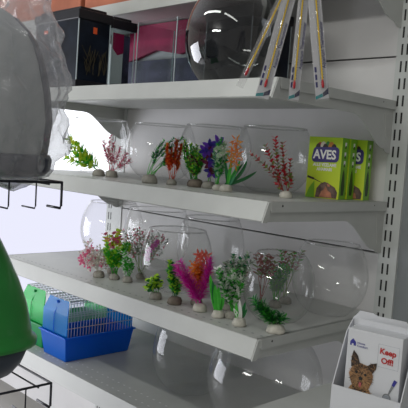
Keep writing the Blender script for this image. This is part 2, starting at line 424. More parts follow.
def plant(name, label, x, y, z, r, stems, kind, cols, ln=.014, w=.006, gap=.007, start=.3, stem='green', st='stone', hgt=None, seed=1, per=2, flowers=None):
    rnd = random.Random(seed*31+5)
    t = thing(name, label, 'plant', (x, y, z), 0, 'plastic aquarium plants on stones'); r *= 1.12; ln *= 1.3; w *= 1.45; gap *= .72; per += 1
    hgt = hgt or r*1.05
    bm = bmesh.new(); stone(bm, r, hgt, rnd); build('stone_base', bm, M[st], t, smooth=True)
    sb = bmesh.new(); lb = bmesh.new()
    for (a, zz, d, bn) in stems:
        p0 = W(rnd.uniform(-.4, .4)*r, rnd.uniform(-.3, .3)*r, hgt*.8); p1 = W(a, d, zz)
        pts = curve(p0, p1, W(bn, 0, 0), 10)
        if kind == 'blade':
            # one long tapering leaf
            sd = (pts[-1]-pts[0]).cross(FW).normalized(); mi = rnd.randrange(len(cols)); prev = None
            for i, p in enumerate(pts):
                q = i/10; ww = w*math.sin(math.pi*min(1, .12+q*.88))**.7*.5+.0003
                c = [lb.verts.new(p-sd*ww), lb.verts.new(p+FW*ww*.35), lb.verts.new(p+sd*ww)]
                if prev:
                    for k in (0, 1): lb.faces.new((prev[k], prev[k+1], c[k+1], c[k])).material_index = mi
                prev = c
            continue
        tube(sb, pts, [.0012*(1-.5*i/10) for i in range(11)], 5)
        length = sum((b-a_).length for a_, b in zip(pts, pts[1:]))
        n = max(3, int(length*(1-start)/gap))
        for k in range(n+1):
            q = start+(1-start)*k/n; i = min(9, int(q*10)); p = pts[i].lerp(pts[i+1], q*10-i)
            ax = (pts[i+1]-pts[i]).normalized()
            for j in range(per):
                if kind in ('leafy', 'feather'):
                    ang = k*1.1+j*2*math.pi/per+rnd.uniform(-.5, .5)
                    side = Matrix.Rotation(ang, 3, ax) @ ax.orthogonal().normalized()
                    tilt = .75 if kind == 'leafy' else .5
                    dr = ax*tilt+side*(1 if kind == 'leafy' else 1)+Vector((0, 0, .15))
                    sc = rnd.uniform(.7, 1.15)*(1-.35*max(0, q-.75)*4*.5)
                    leaf(lb, p, dr, ax, ln*sc, w*sc, rnd.randrange(len(cols)))
                else:   # sprig: short side twigs ending in rosettes
                    ang = k*2.1+j*2*math.pi/per+rnd.uniform(-.6, .6)
                    side = Matrix.Rotation(ang, 3, ax) @ ax.orthogonal().normalized()
                    e = p+(ax*.5+side).normalized()*ln*rnd.uniform(.8, 1.5)
                    tube(sb, [p, e], .0005, 4)
                    mi = rnd.randrange(len(cols))
                    for u in range(4):
                        dd = Vector([rnd.uniform(-1, 1) for _ in range(3)]).normalized()+(e-p).normalized()*.6
                        leaf(lb, e, dd, Vector((0, 0, 1)), ln*.75, w, mi)
    stm = None
    if len(sb.verts): stm = build('stem', sb, L[stem], t, smooth=True)
    else: sb.free()
    build('foliage', lb, [L[c] for c in cols], t)
    if flowers:
        cname, pts, fl, fw, npt = flowers
        fb = bmesh.new(); cn = cname if isinstance(cname, tuple) else (cname,)
        for (a, zz, d) in pts:
            c = W(a, d, zz); ph = rnd.uniform(0, 6)
            for k in range(npt):
                an = ph+k*2*math.pi/npt
                dd = RT*math.cos(an)+Vector((0, 0, 1))*math.sin(an)-FW*rnd.uniform(.1, .7)
                leaf(fb, c, dd, -FW, fl*rnd.uniform(.8, 1.1), fw, rnd.randrange(len(cn)), .5)
        build('blossom', fb, [L[c] for c in cn], stm or t)
    return t
def fan(n, a0, a1, z0, z1, seed, dj=.02, bend=.0):
    r = random.Random(seed); o = []
    for i in range(n):
        q = (i+.5)/n if n > 1 else .5
        o.append((a0+(a1-a0)*q, r.uniform(z0, z1), r.uniform(-dj, dj), bend*(1 if a0+a1 > 0 else -1)+r.uniform(-.006, .006)))
    return o
G1 = None
ZCs, ZDs = ZC+.0005, ZD+.0005
# middle shelf, left to right
plant('aquarium_plant', 'yellow green leafy plant leaning left, first on the middle shelf', -.945, -.385, ZCs, .020,
      [(-.112, .125, 0, -.01), (-.10, .085, .01, .0), (-.075, .07, -.01, .0), (-.05, .075, .01, 0), (-.08, .105, 0, 0), (-.115, .055, 0, .01)], 'leafy', ['lime', 'green', 'yellow'], .022, .010, .011, .25, seed=1)
plant('aquarium_plant', 'pink and white plant right beside the yellow green leaning one', -.895, -.365, ZCs, .020,
      [(-.01, .145, 0, -.01), (-.035, .125, 0, 0), (.0, .12, .01, 0), (.05, .085, -.01, .01), (.065, .065, 0, .01), (.025, .105, 0, 0), (-.02, .10, 0, 0)], 'feather', ['pink', 'rose', 'pale'], .016, .0045, .006, .3, stem='rose', seed=2)
plant('aquarium_plant', 'green plant with fine stems arching to the right', -.605, -.425, ZCs, .0235,
      [(.035, .135, .0, -.02), (.065, .145, .01, -.025), (.095, .150, -.01, -.03), (.105, .125, 0, -.025), (.08, .105, 0, -.015), (.055, .09, 0, 0), (.02, .10, 0, -.01), (.09, .095, 0, -.01)], 'leafy', ['green', 'bluegreen', 'dkgreen'], .011, .005, .0075, .5, seed=3, per=3)
plant('aquarium_plant', 'upright red and orange plant, fourth from the left on the middle shelf', -.545, -.385, ZCs, .0155,
      [(-.02, .125, 0, -.006), (-.008, .115, .01, 0), (.008, .14, 0, 0), (.022, .125, 0, .006), (-.012, .09, 0, -.01), (.018, .09, 0, .01)], 'leafy', ['rust', 'orange', 'rust'], .012, .005, .006, .38, stem='rust', seed=4, per=3)
plant('aquarium_plant', 'low dark based green plant half hidden left of the violet flowers', -.510, -.325, ZCs, .017,
      fan(7, -.05, .02, .10, .145, 5), 'leafy', ['green', 'lime', 'green'], .011, .005, .007, .3, st='darkstone', seed=5, per=3)
plant('aquarium_plant', 'bushy green plant immediately left of the violet flowers', -.465, -.355, ZCs, .021,
      fan(7, -.045, .035, .07, .125, 6), 'leafy', ['green', 'green', 'lime', 'maroon'], .012, .005, .007, .2, st='darkstone', seed=6, per=3)
plant('aquarium_plant', 'plant with big violet blue petals on the middle shelf', -.418, -.345, ZCs, .019,
      fan(4, -.01, .02, .08, .12, 7), 'leafy', ['dkgreen', 'white'], .011, .005, .012, .2, seed=7,
      flowers=(('violet', 'blue', 'violet', 'blue', 'maroon'), [(-.016, .115, -.02), (-.004, .105, -.02), (.012, .09, -.025), (.0, .075, -.02), (.018, .06, -.02), (.008, .055, -.02), (.022, .14, -.01), (-.004, .128, -.015), (.014, .11, -.02)], .026, .013, 6))
plant('aquarium_plant', 'plant with pale white green round blooms beside the violet flowers', -.345, -.378, ZCs, .015,
      fan(6, -.02, .03, .10, .15, 8, .01), 'leafy', ['green', 'bluegreen', 'mint'], .014, .006, .009, .25, st='palestone', seed=8,
      flowers=(('mint', 'white', 'mint'), [(-.012, .12, -.015), (.002, .125, -.015), (.006, .108, -.02), (-.004, .103, -.02), (.016, .118, -.015), (.012, .138, 0)], .010, .008, 7))
plant('aquarium_plant', 'plant of orange spikes and long green blades bending right', -.300, -.388, ZCs, .0175,
      [(.01, .10, 0, 0), (.035, .095, 0, .01), (.055, .10, 0, .02), (.085, .065, 0, .02), (.03, .07, 0, 0), (-.008, .09, .0, 0), (.045, .085, .01, 0)], 'blade', ['dkgreen', 'green', 'bluegreen'], w=.0065, st='palestone', seed=9,
      flowers=(('amber', 'orange'), [(.012, .13, 0), (.02, .12, 0), (.016, .105, 0), (.024, .14, 0), (.022, .095, 0), (.01, .115, .005), (.008, .09, 0), (.02, .08, 0), (.026, .11, 0), (.018, .15, 0)], .022, .004, 5))
plant('aquarium_plant', 'red and green twiggy plant standing alone before the green cartons', -.110, -.348, ZCs, .0165,
      [(-.105, .115, 0, .025), (-.04, .158, 0, -.01), (-.02, .145, 0, -.005), (-.065, .135, 0, 0), (-.015, .085, 0, 0), (0.005, .10, 0, 0), (.01, .06, .0, .01), (-.03, .04, 0, 0)], 'leafy', ['red', 'brownred', 'greyleaf', 'red', 'olive'], .013, .0065, .012, .25, stem='brownred', st='palestone', seed=10)
# lower shelf, left to right
plant('aquarium_plant', 'pale pink branching plant, first on the bowl shelf below', -.815, -.452, ZDs, .0185,
      [(-.055, .06, 0, 0), (-.02, .09, 0, 0), (.005, .095, 0, 0), (.02, .085, 0, 0), (-.035, .085, 0, 0), (.0, .06, 0, 0), (.03, .07, 0, 0), (-.045, .115, 0, 0), (-.06, .08, 0, .0)], 'sprig', ['pale', 'pink', 'pale', 'pale'], .010, .0045, .011, .3, stem='pale', seed=11, per=2,
      flowers=('pink', [(-.062, .065, -.01), (-.05, .075, -.01), (-.058, .05, -.01)], .014, .008, 4))
plant('aquarium_plant', 'plant with rounded yellow green leaves behind the pale pink one', -.858, -.365, ZDs, .0165,
      fan(7, -.035, .03, .115, .15, 12), 'leafy', ['lime', 'yellow', 'pink'], .018, .012, .016, .65, seed=12)
plant('aquarium_plant', 'vivid green bushy plant right of the pale pink one', -.762, -.425, ZDs, .0165,
      fan(10, -.045, .05, .085, .125, 13), 'leafy', ['green', 'green', 'lime'], .015, .006, .008, .3, seed=13, per=3)
plant('aquarium_plant', 'small green and white plant between bushy green plant and orchid', -.705, -.412, ZDs, .0165,
      fan(6, -.03, .015, .06, .10, 14), 'leafy', ['green', 'white', 'green'], .013, .007, .010, .25, seed=14)
plant('aquarium_plant', 'airy grey green plant with purple orchid flowers', -.735, -.33, ZDs, .0165,
      fan(9, -.07, .08, .13, .165, 15, .03), 'sprig', ['greyleaf', 'rose', 'greyleaf'], .009, .004, .013, .45, stem='olive', seed=15,
      flowers=(('orchid', 'magenta'), [(.02, .09, -.03), (.025, .105, -.03), (.035, .115, -.03), (.045, .125, -.03), (.05, .135, -.03), (.022, .075, -.03)], .013, .008, 5))
plant('aquarium_plant', 'short lime green plant with round leaves in front of a bowl', -.466, -.488, ZDs, .0175,
      [(-.022, .05, 0, 0), (-.01, .055, .01, 0), (.0, .065, 0, 0), (.012, .05, 0, 0), (-.025, .035, 0, 0)], 'leafy', ['lime', 'lime', 'dkgreen'], .017, .012, .009, .3, seed=16)
plant('aquarium_plant', 'dark green column plant with lime tip, left of the magenta one', -.388, -.480, ZDs, .0195,
      [(-.015, .115, 0, 0), (-.008, .10, 0, 0), (.005, .075, 0, 0), (.012, .06, 0, 0), (-.02, .09, 0, 0), (-.022, .122, 0, 0)], 'leafy', ['lime', 'green', 'dkgreen'], .015, .008, .008, .2, stem='dkgreen', st='darkstone', seed=17, per=3)
plant('aquarium_plant', 'orange plant with coral red tips behind the magenta one', -.352, -.425, ZDs, .0165,
      [(-.01, .115, 0, 0), (.0, .12, .01, 0), (.012, .115, 0, 0), (.02, .10, 0, 0), (-.012, .09, 0, 0), (.008, .10, 0, 0)], 'sprig', ['orange', 'amber', 'orange'], .011, .005, .011, .35, stem='orange', seed=18, per=3,
      flowers=('coral', [(-.004, .15, 0), (.010, .15, 0), (.022, .148, 0), (.003, .138, -.005), (.018, .135, -.005)], .020, .007, 5))
plant('aquarium_plant', 'magenta feathery plant with one stem leaning left and one upright', -.288, -.472, ZDs, .019,
      [(-.078, .125, 0, .01), (-.065, .135, .005, .01), (-.07, .115, -.005, .01), (.018, .15, 0, .006), (.022, .14, .005, .006), (-.05, .10, 0, .0)], 'feather', ['magenta', 'magenta', 'orchid'], .019, .0030, .0046, .12, stem='magenta', st='palestone', seed=19, per=3)
plant('aquarium_plant', 'plant of upright green blades with mottled pale leaves on top', -.212, -.475, ZDs, .0165,
      [(-.022, .10, 0, 0), (-.014, .09, 0, -.005), (-.004, .085, 0, 0), (.012, .06, 0, 0), (-.03, .115, .01, 0)], 'blade', ['green', 'dkgreen', 'green'], w=.010, st='palestone', seed=20)
plant('aquarium_plant', 'mottled pale green bushy plant at the back, above the green blades', -.260, -.385, ZDs, .018,
      fan(8, -.02, .06, .12, .165, 21), 'leafy', ['mint', 'greyleaf', 'bluegreen', 'white'], .015, .008, .011, .4, seed=21, per=3)
plant('aquarium_plant', 'green and white bushy plant behind a tuft of thin green blades', -.188, -.448, ZDs, .017,
      fan(10, -.052, .035, .07, .135, 22), 'leafy', ['green', 'dkgreen', 'white', 'mint', 'white'], .014, .007, .009, .25, seed=22, per=3)
plant('aquarium_plant', 'tuft of thin green blades on a pale stone near the shelf corner', -.120, -.488, ZDs, .0175,
      [(-.012, .06, 0, 0), (-.004, .07, 0, 0), (.004, .055, 0, 0), (.012, .065, 0, 0), (-.018, .045, 0, 0), (.018, .045, 0, 0)], 'blade', ['dkgreen', 'green', 'white'], w=.006, st='palestone', seed=23)
plant('aquarium_plant', 'reddish brown leaved plant at the back, left of the corner bowl', -.215, -.29, ZDs, .018,
      fan(6, -.03, .035, .135, .16, 24), 'leafy', ['brownred', 'brownred', 'olive'], .016, .009, .013, .6, stem='brownred', seed=24)
plant('aquarium_plant', 'red and green leaved plant whose top shows over the corner bowl', -.235, -.155, ZDs, .018,
      fan(6, -.03, .05, .145, .175, 25), 'leafy', ['brownred', 'olive', 'green'], .016, .008, .013, .6, stem='olive', seed=25)
plant('aquarium_plant', 'soft green plant seen through the left half of the corner bowl', -.215, -.228, ZDs, .018,
      fan(9, -.03, .04, .09, .13, 26), 'feather', ['green', 'bluegreen'], .012, .004, .006, .3, seed=26, per=3)
plant('aquarium_plant', 'dark green feathery plant leaning left before the corner bowl', -.025, -.452, ZDs, .0225,
      [(-.062, .082, 0, -.004), (-.055, .068, 0, 0), (-.045, .058, .005, 0), (-.03, .05, 0, 0), (.01, .045, 0, 0), (.02, .04, 0, 0), (-.01, .05, 0, 0), (-.04, .07, .01, 0)], 'feather', ['dkgreen', 'dkgreen', 'green'], .018, .004, .0060, .12, stem='dkgreen', st='palestone', hgt=.022, seed=27, per=3)

# ---------------------------------------------------------------- bird food cartons
M['boxgreen'] = mat('carton_yellow_green', (.42, .50, .02), .4)
nt = M['boxgreen'].node_tree; n = nt.nodes
tc = n.new('ShaderNodeTexCoord'); sp = n.new('ShaderNodeSeparateXYZ'); mr = n.new('ShaderNodeMapRange')
mr.inputs['From Min'].default_value = -.03; mr.inputs['From Max'].default_value = .2
rp = n.new('ShaderNodeValToRGB'); rp.color_ramp.elements[0].color = (.70, .80, .03, 1); rp.color_ramp.elements[1].color = (.38, .62, .02, 1)
nt.links.new(tc.outputs['Object'], sp.inputs[0]); nt.links.new(sp.outputs['Z'], mr.inputs[0]); nt.links.new(mr.outputs[0], rp.inputs[0])
nt.links.new(rp.outputs[0], n['Principled BSDF'].inputs['Base Color'])
M['boxside'] = mat('carton_side_green', (.20, .48, .02), .4)
M['badge'] = mat('badge_navy', (.045, .035, .19), .4)
M['ink'] = mat('white_ink', (.85, .85, .82), .5)
M['bird'] = [mat('bird_red', (.35, .03, .02), .5), mat('bird_white', (.65, .6, .5), .5), mat('bird_green', (.03, .25, .06), .5), mat('bird_orange', (.55, .22, .03), .5), mat('bird_dark', (.03, .02, .02), .5)]
M['chick'] = mat('chick_print', (.16, .10, .08), .6, var=.6, scale=50)
M['skin'] = mat('peach_print', (.50, .20, .11), .6, var=.3, scale=40)
M['oval'] = mat('dark_oval_print', (.015, .06, .012), .5)
def bird_box(x, y, label):
    w, d, h = .106, .046, .178
    t = thing('bird_food_carton', label, 'box', (x, y, ZC+.0005), math.radians(10), 'green bird food cartons')
    bm = bmesh.new(); box(bm, 0, w, 0, d, 0, h); bm.faces.ensure_lookup_table()
    bm.faces[3].material_index = 1; bm.faces[5].material_index = 1
    build('carton', bm, [M['boxgreen'], M['boxside']], t, bevel=.0008)
    n0 = len(t.children)
    bm = bmesh.new(); Y = -.0001       # printed front
    for k, (cx, cz, rx, mi) in enumerate([(.040, .150, .010, 0), (.034, .146, .009, 4), (.052, .152, .010, 1), (.068, .153, .008, 2), (.080, .152, .010, 3), (.090, .146, .009, 4), (.060, .146, .010, 4)]):
        flat(bm, [(cx+rx*math.cos(a*.5236), cz+.013*math.sin(a*.5236)) for a in range(12)], Y-.0001*k, mi, .0001)
    build('bird_print', bm, M['bird'], t)
    bm = bmesh.new()
    o = []
    for (cx, cz, a0) in ((.098, .118, -90), (.098, .138, 0), (.030, .136, 90), (.026, .116, 180)):
        for k in range(5):
            a = math.radians(a0+k*22.5); o.append((cx+.012*math.cos(a), cz+.012*math.sin(a)))
    flat(bm, o, Y-.0008, 0)
    text(bm, 'AVES', .036, (.060, -.0016, .126), 1, bold=.0011)
    build('badge', bm, [M['badge'], M['ink']], t)
    bm = bmesh.new()
    text(bm, 'ALLE VEZLAME', .0125, (.062, -.0006, .097), 0, bold=.0005)
    text(bm, 'AHAMARI', .0125, (.062, -.0006, .084), 0, bold=.0005)
    build('lettering', bm, M['ink'], t)
    bm = bmesh.new()
    flat(bm, [(.036, .002), (.112, .002), (.114, .02), (.104, .034), (.090, .040), (.078, .046), (.066, .048), (.052, .042), (.040, .028)], Y, 0)
    flat(bm, [(.050, .004), (.096, .004), (.092, .018), (.080, .024), (.072, .036), (.066, .026), (.058, .020)], Y-.0004, 1)
    flat(bm, [(.076, .044), (.086, .041), (.087, .035), (.078, .036)], Y-.0008, 1)
    build('chick_print', bm, [M['chick'], M['skin']], t)
    bm = bmesh.new(); flat(bm, [(.0, .0), (.033, .0), (.030, .050), (.012, .028)], Y, 0)
    build('leaf_print', bm, M['boxside'], t)
    bm = bmesh.new()
    flat(bm, [(.004, .064), (.028, .058), (.028, .052), (.003, .058)], Y-.0002, 0)
    flat(bm, [(.028, .056), (.062, .044), (.062, .043), (.028, .053)], Y-.0002, 0)
    build('syringe_print', bm, M['bird'][4], t)
    bm = bmesh.new()
    prism(bm, [(.012, .012), (.028, .012), (.032, .04), (.026, .075), (.020, .090), (.014, .075), (.009, .04)], 'x', w, w+.0003, 0)
    for zz in (.100, .125, .153): prism(bm, [(.016, zz), (.026, zz), (.026, zz+.012), (.016, zz+.012)], 'x', w, w+.0004, 1); prism(bm, [(.018, zz+.003), (.024, zz+.003), (.024, zz-.006), (.018, zz-.006)], 'x', w, w+.0006, 0)
    build('side_print', bm, [M['oval'], M['ink']], t)
    for c in t.children:
        if c.name.split('.')[0] not in ('carton', 'side_print'): c.scale.x = .89
        if c.name.split('.')[0] == 'side_print': c.scale.y = 1.12
bird_box(-.163, -.192, 'green bird food carton, front one showing its whole face')
bird_box(-.1675, -.143, 'green bird food carton, middle one of three, mostly hidden')
bird_box(-.1465, -.090, 'green bird food carton, rearmost, nearest the slotted upright')

# ---------------------------------------------------------------- dog carton
M['box_white'] = mat('white_carton', (.62, .63, .66), .5, var=.02, scale=12)
M['redink'] = mat('red_ink', (.45, .015, .015), .5)
M['blueink'] = mat('navy_ink', (.03, .03, .25), .5)
M['greyink'] = mat('grey_ink', (.22, .23, .24), .5, var=.3, scale=60)
M['fur'] = mat('tan_fur_print', (.28, .15, .07), .8, var=.6, scale=60)
M['darkfur'] = mat('dark_fur_print', (.045, .03, .022), .8, var=.6, scale=60)
M['goldfur'] = mat('golden_fur_print', (.42, .24, .11), .8, var=.4, scale=70)
M['tongue'] = mat('tongue_print', (.45, .10, .10), .6)
M['line'] = mat('thin_grey_line', (.35, .38, .42), .6)
def ragged(pts, amp, seed, sub=4):
    r = random.Random(seed); o = []
    for (a, b) in zip(pts, pts[1:]+pts[:1]):
        for k in range(sub):
            q = k/sub; o.append((a[0]+(b[0]-a[0])*q+r.uniform(-amp, amp), a[1]+(b[1]-a[1])*q+r.uniform(-amp, amp)))
    return o
KX, KY, KR = .277, -.586, math.radians(9)
t = thing('display_carton', 'open white counter tray with raised header at the lower right corner', 'box', (KX-.018, KY-.018, Z0-.4745), KR)
bm = bmesh.new()
Wd, Dd = .150, .082
box(bm, 0, Wd, 0, .002, 0, .114)                                   # front lip
prism(bm, [(.002, 0), (Dd, 0), (Dd, .244), (Dd-.03, .220), (.002, .114)], 'x', 0, .002)
prism(bm, [(.002, 0), (Dd, 0), (Dd, .244), (Dd-.03, .220), (.002, .114)], 'x', Wd-.002, Wd)
box(bm, .002, Wd-.002, .002, Dd, 0, .002)
build('tray', bm, M['box_white'], t)
bm = bmesh.new(); prism(bm, [(0, .002), (Wd, .002), (Wd, .249), (.125, .251), (.118, .258), (.055, .258), (.045, .262), (.014, .262), (.006, .251), (0, .245)], 'y', Dd, Dd+.002)
build('header', bm, M['box_white'], t)
t = thing('dog_product_carton', 'white Keep Off carton picturing a terrier, standing in the white tray', 'box', (KX-.001, KY+.002, Z0-.472), KR)
bm = bmesh.new(); bw, bd, bh = .118, .050, .2345
box(bm, 0, bw, 0, bd, 0, bh); build('carton', bm, M['box_white'], t, bevel=.001)
bm = bmesh.new(); box(bm, .001, bw-.001, bd-.003, bd-.001, bh, bh+.012); build('lid_flap', bm, M['box_white'], t)
Y = -.0001
bm = bmesh.new()
flat(bm, [(.006, .207), (.012, .214), (.019, .207), (.019, .199), (.006, .199)], Y, 0)
flat(bm, [(.010, .203), (.014, .203), (.014, .199), (.010, .199)], Y-.0004, 1)
text(bm, 'House', .0065, (.022, -.0004, .2065), 0, 'LEFT'); text(bm, 'Comfort', .0065, (.022, -.0004, .200), 0, 'LEFT')
build('house_emblem', bm, [M['blueink'], M['box_white']], t)
bm = bmesh.new()
text(bm, 'Keep', .0165, (.089, -.0006, .2005), 0, bold=.0005, rot=.03); text(bm, 'Off!', .0165, (.089, -.0006, .1815), 0, bold=.0005, rot=.03)
build('red_lettering', bm, M['redink'], t)
bm = bmesh.new()
for a in ((.068, .0685, .168, .215), (.112, .1125, .168, .215), (.068, .1125, .168, .1685), (.068, .1125, .2145, .215)): box(bm, a[0], a[1], -.0003, 0, a[2], a[3])
build('frame_line', bm, M['line'], t)
# terrier
bm = bmesh.new(); S = .86
def dp(P): return [(.003+x*.0019*S, .092+z*.0019*S) for x, z in P]
flat(bm, ragged(dp([(0, -4), (2, 6), (8, 14), (14, 20), (28, 20), (33, 12), (37, 2), (42, -8), (36, -14), (14, -8)]), .0006, 1), Y, 0)
flat(bm, ragged(dp([(10, 16), (27, 16), (31, 4), (30, -8), (15, -6), (9, 4)]), .0008, 2), Y-.0003, 1)
flat(bm, ragged(dp([(6, 22), (4, 30), (7, 38), (11, 43), (18, 45), (28, 44), (33, 39), (36, 32), (35, 23), (32, 15), (26, 12), (16, 11), (9, 15)]), .0006, 3), Y-.0006, 2)
flat(bm, ragged(dp([(6, 38), (5.5, 50), (8, 60), (14, 54), (18, 44)]), .0004, 4), Y-.0007, 1)
flat(bm, ragged(dp([(27, 43), (33, 48), (40, 50), (39, 42), (35, 35)]), .0004, 5), Y-.0007, 1)
rf = random.Random(9)
def strands(n, cx, cz, rx, rz, ln, mats, yy, down=0.):
    for k in range(n):
        a = rf.uniform(0, 2*math.pi); q = math.sqrt(rf.random())
        x, z = cx+rx*q*math.cos(a), cz+rz*q*math.sin(a)
        dx, dz = math.cos(a)+rf.uniform(-.4, .4), math.sin(a)+rf.uniform(-.4, .4)-down
        m = math.hypot(dx, dz) or 1; dx, dz = dx/m, dz/m; l_ = ln*rf.uniform(.5, 1.2)
        P = dp([(x-dz*.45, z+dx*.45), (x+dz*.45, z-dx*.45), (x+dx*l_, z+dz*l_)])
        f = bm.faces.new([bm.verts.new((p[0], yy-k*.0000015, p[1])) for p in P]); f.material_index = rf.choice(mats)
strands(200, 21, 2, 17, 11, 5, [0, 2, 1, 0], Y-.0010, .5)
strands(90, 21, 4, 7, 12, 4, [1, 1, 2], Y-.0014, .8)
strands(260, 20, 29, 14, 13, 5, [2, 2, 0, 1], Y-.0018)
strands(60, 21, 38, 9, 5, 5, [1, 1, 2], Y-.0024)
strands(110, 20.5, 21, 10, 7, 5, [0, 0, 2], Y-.0026, .5)
strands(40, 9.5, 49, 3.0, 6, 3, [1, 2], Y-.0028); strands(40, 35, 44, 3.5, 3.5, 3, [1, 2], Y-.0028)
for ex, ez in ((14.5, 33), (26.5, 32)): flat(bm, dp([(ex+1.9*math.cos(a), ez+1.9*math.sin(a)) for a in (0, 1, 2, 3, 4, 5)]), Y-.0032, 4, .0001)
flat(bm, dp([(17.8, 27), (20.5, 29), (23.5, 27), (22, 24), (19, 24)]), Y-.0032, 4, .0001)
flat(bm, dp([(17, 21.5), (24, 21.5), (23, 18.5), (18, 18.5)]), Y-.0032, 4, .0001)
flat(bm, dp([(18.7, 21), (22.5, 21), (22, 15.5), (20.5, 14.5), (19, 16)]), Y-.0034, 5, .0001)
build('terrier_print', bm, [M['goldfur'], M['darkfur'], M['fur'], M['goldfur'], M['dark'], M['tongue']], t)
bm = bmesh.new()
def rotp(c, P, a): return [(c[0]+x*math.cos(a)-z*math.sin(a), c[1]+x*math.sin(a)+z*math.cos(a)) for x, z in P]
c = (.094, .108)
flat(bm, [(c[0]+.009*math.cos(a*.4488), c[1]+.009*math.sin(a*.4488)) for a in range(14)], Y, 0)
flat(bm, [(c[0]+.0065*math.cos(a*.4488), c[1]+.0065*math.sin(a*.4488)) for a in range(14)], Y-.0003, 2)
for k in (-1, 0, 1): flat(bm, [(c[0]-.005, c[1]+k*.003-.0005), (c[0]+.005, c[1]+k*.003-.0005), (c[0]+.005, c[1]+k*.003+.0005), (c[0]-.005, c[1]+k*.003+.0005)], Y-.0006, 0)
flat(bm, rotp(c, [(-.0015, .008), (.0015, .008), (.003, .034), (-.003, .034)], -.38), Y-.0003, 0)
flat(bm, rotp(c, [(-.003, .030), (.003, .030), (.0035, .043), (-.0035, .043)], -.38), Y-.0006, 1)
build('brush_print', bm, [M['greyink'], M['blueink'], M['line']], t)

# ---------------------------------------------------------------- hanging thermometers
M['yellow'] = mat('yellow_strip', (.62, .42, .02), .4); M['teal'] = mat('teal_print', (.0, .22, .24), .4)
M['navyp'] = mat('navy_print', (.02, .02, .06), .4); M['paper'] = mat('card_paper', (.52, .52, .55), .6)
M['redbulb'] = mat('red_bulb', (.40, .01, .02), .3); M['ink2'] = mat('dark_ink', (.03, .03, .12), .5)
M['steel'] = mat('steel_hook', (.5, .5, .5), .3, metal=.9)
def therm(top, bot, w, label, yaw, card=True, yx=.0, flip=False):
    top = Vector(top); bot = Vector(bot); up = (top-bot); ln = up.length; up.normalize()
    rt = (RT*math.cos(yaw)+FW*math.sin(yaw)); rt = (rt-up*rt.dot(up)).normalized(); nr = rt.cross(up)
    t = thing('thermometer_pack', label, 'thermometer', group='hanging thermometers')
    t.matrix_world = Matrix(((rt.x, -nr.x, up.x, bot.x), (rt.y, -nr.y, up.y, bot.y), (rt.z, -nr.z, up.z, bot.z), (0, 0, 0, 1)))
    h = w/2
    bm = bmesh.new()           # flat clear sleeve, slightly puffed
    n = 14; F = []; B = []
    for i in range(n+1):
        q = i/n; z = ln*q; ww = h*(1-.25*max(0, q-.88)/.12)
        F.append([bm.verts.new((x*ww, -.0035*(1-abs(x))*(.6+.4*math.sin(i*1.7)), z)) for x in (-1, -.5, 0, .5, 1)])
        B.append([bm.verts.new((x*ww, .003*(1-abs(x)), z)) for x in (-1, -.5, 0, .5, 1)])
    for A in (F, B):
        for i in range(n):
            for k in range(4): bm.faces.new((A[i][k], A[i][k+1], A[i+1][k+1], A[i+1][k]))
    build('sleeve', bm, M['sleeve'], t, smooth='raw')
    s = -1 if flip else 1
    if card:
        bm = bmesh.new(); box(bm, -h*.92, h*.92, -.0002, .0004, .004, ln-.02, 0)
        prism(bm, [(-h*.92, .0035), (h*.1, .008), (h*.05, .016), (-h*.92, .010)], 'y', -.0008, -.0002, 1)
        prism(bm, [(h*.12, .008), (h*.92, .014), (h*.92, .027), (h*.12, .017)], 'y', -.0008, -.0002, 2)
        text(bm, 'Aquarium Thermometer', .0105, (h*.62*s, -.0008, ln*.42), 3, bold=.0001, rot=-math.pi/2)
        for k in range(3): box(bm, -h*.78, -h*.5, -.0008, -.0002, .03+k*.017, .042+k*.017, 3)
        build('card', bm, [M['paper'], M['teal'], M['navyp'], M['ink2']], t)
    bm = bmesh.new(); tube(bm, [(yx, -.0035, .028), (yx, -.0035, ln-.03)], .0036, 8)
    gt = build('glass_tube', bm, M['rim'], t, smooth=True)
    bm = bmesh.new(); box(bm, yx-.0016, yx+.0016, -.0085, -.0075, .045, ln-.035, 0)
    for k in range(int((ln-.09)/.006)): box(bm, yx+.0018, yx+.0040, -.0085, -.0078, .05+k*.006, .051+k*.006, 1)
    build('scale_strip', bm, [M['yellow'], M['ink2']], gt)
    bm = bmesh.new(); lathe(bm, [(0, 0), (.0026, .003), (.0033, .008), (.0028, .015), (.0012, .020), (0, .021)], 10, (yx, -.008, .026)); build('red_bulb', bm, M['redbulb'], gt, smooth=True)
    return t
therm((.070, -.600, Z0+.535), (.008, -.688, Z0+.258), .017, 'narrow thermometer sleeve leaning left in front of the largest bowl', .1, card=False)
therm((.058, -.582, Z0+.535), (.026, -.632, Z0+.237), .032, 'thermometer card leaning left, second from the left of the hanging ones', .0)
therm((.080, -.574, Z0+.535), (.080, -.584, Z0+.237), .026, 'thermometer card hanging straight down between two leaning ones', .15, yx=-.004)
therm((.088, -.566, Z0+.535), (.128, -.540, Z0+.243), .032, 'rightmost hanging thermometer card, leaning right', .0, yx=.002)
bm = bmesh.new(); tube(bm, [(.0, -.262, Z0+.62), (.02, -.35, Z0+.60), (.066, -.572, Z0+.575), (.070, -.578, Z0+.53), (.074, -.570, Z0+.525)], .0016, 8)
o = build('display_hook', bm, M['steel'], None, smooth=True); tag(o, 'thin steel hook holding the hanging thermometers above the frame', 'hook')

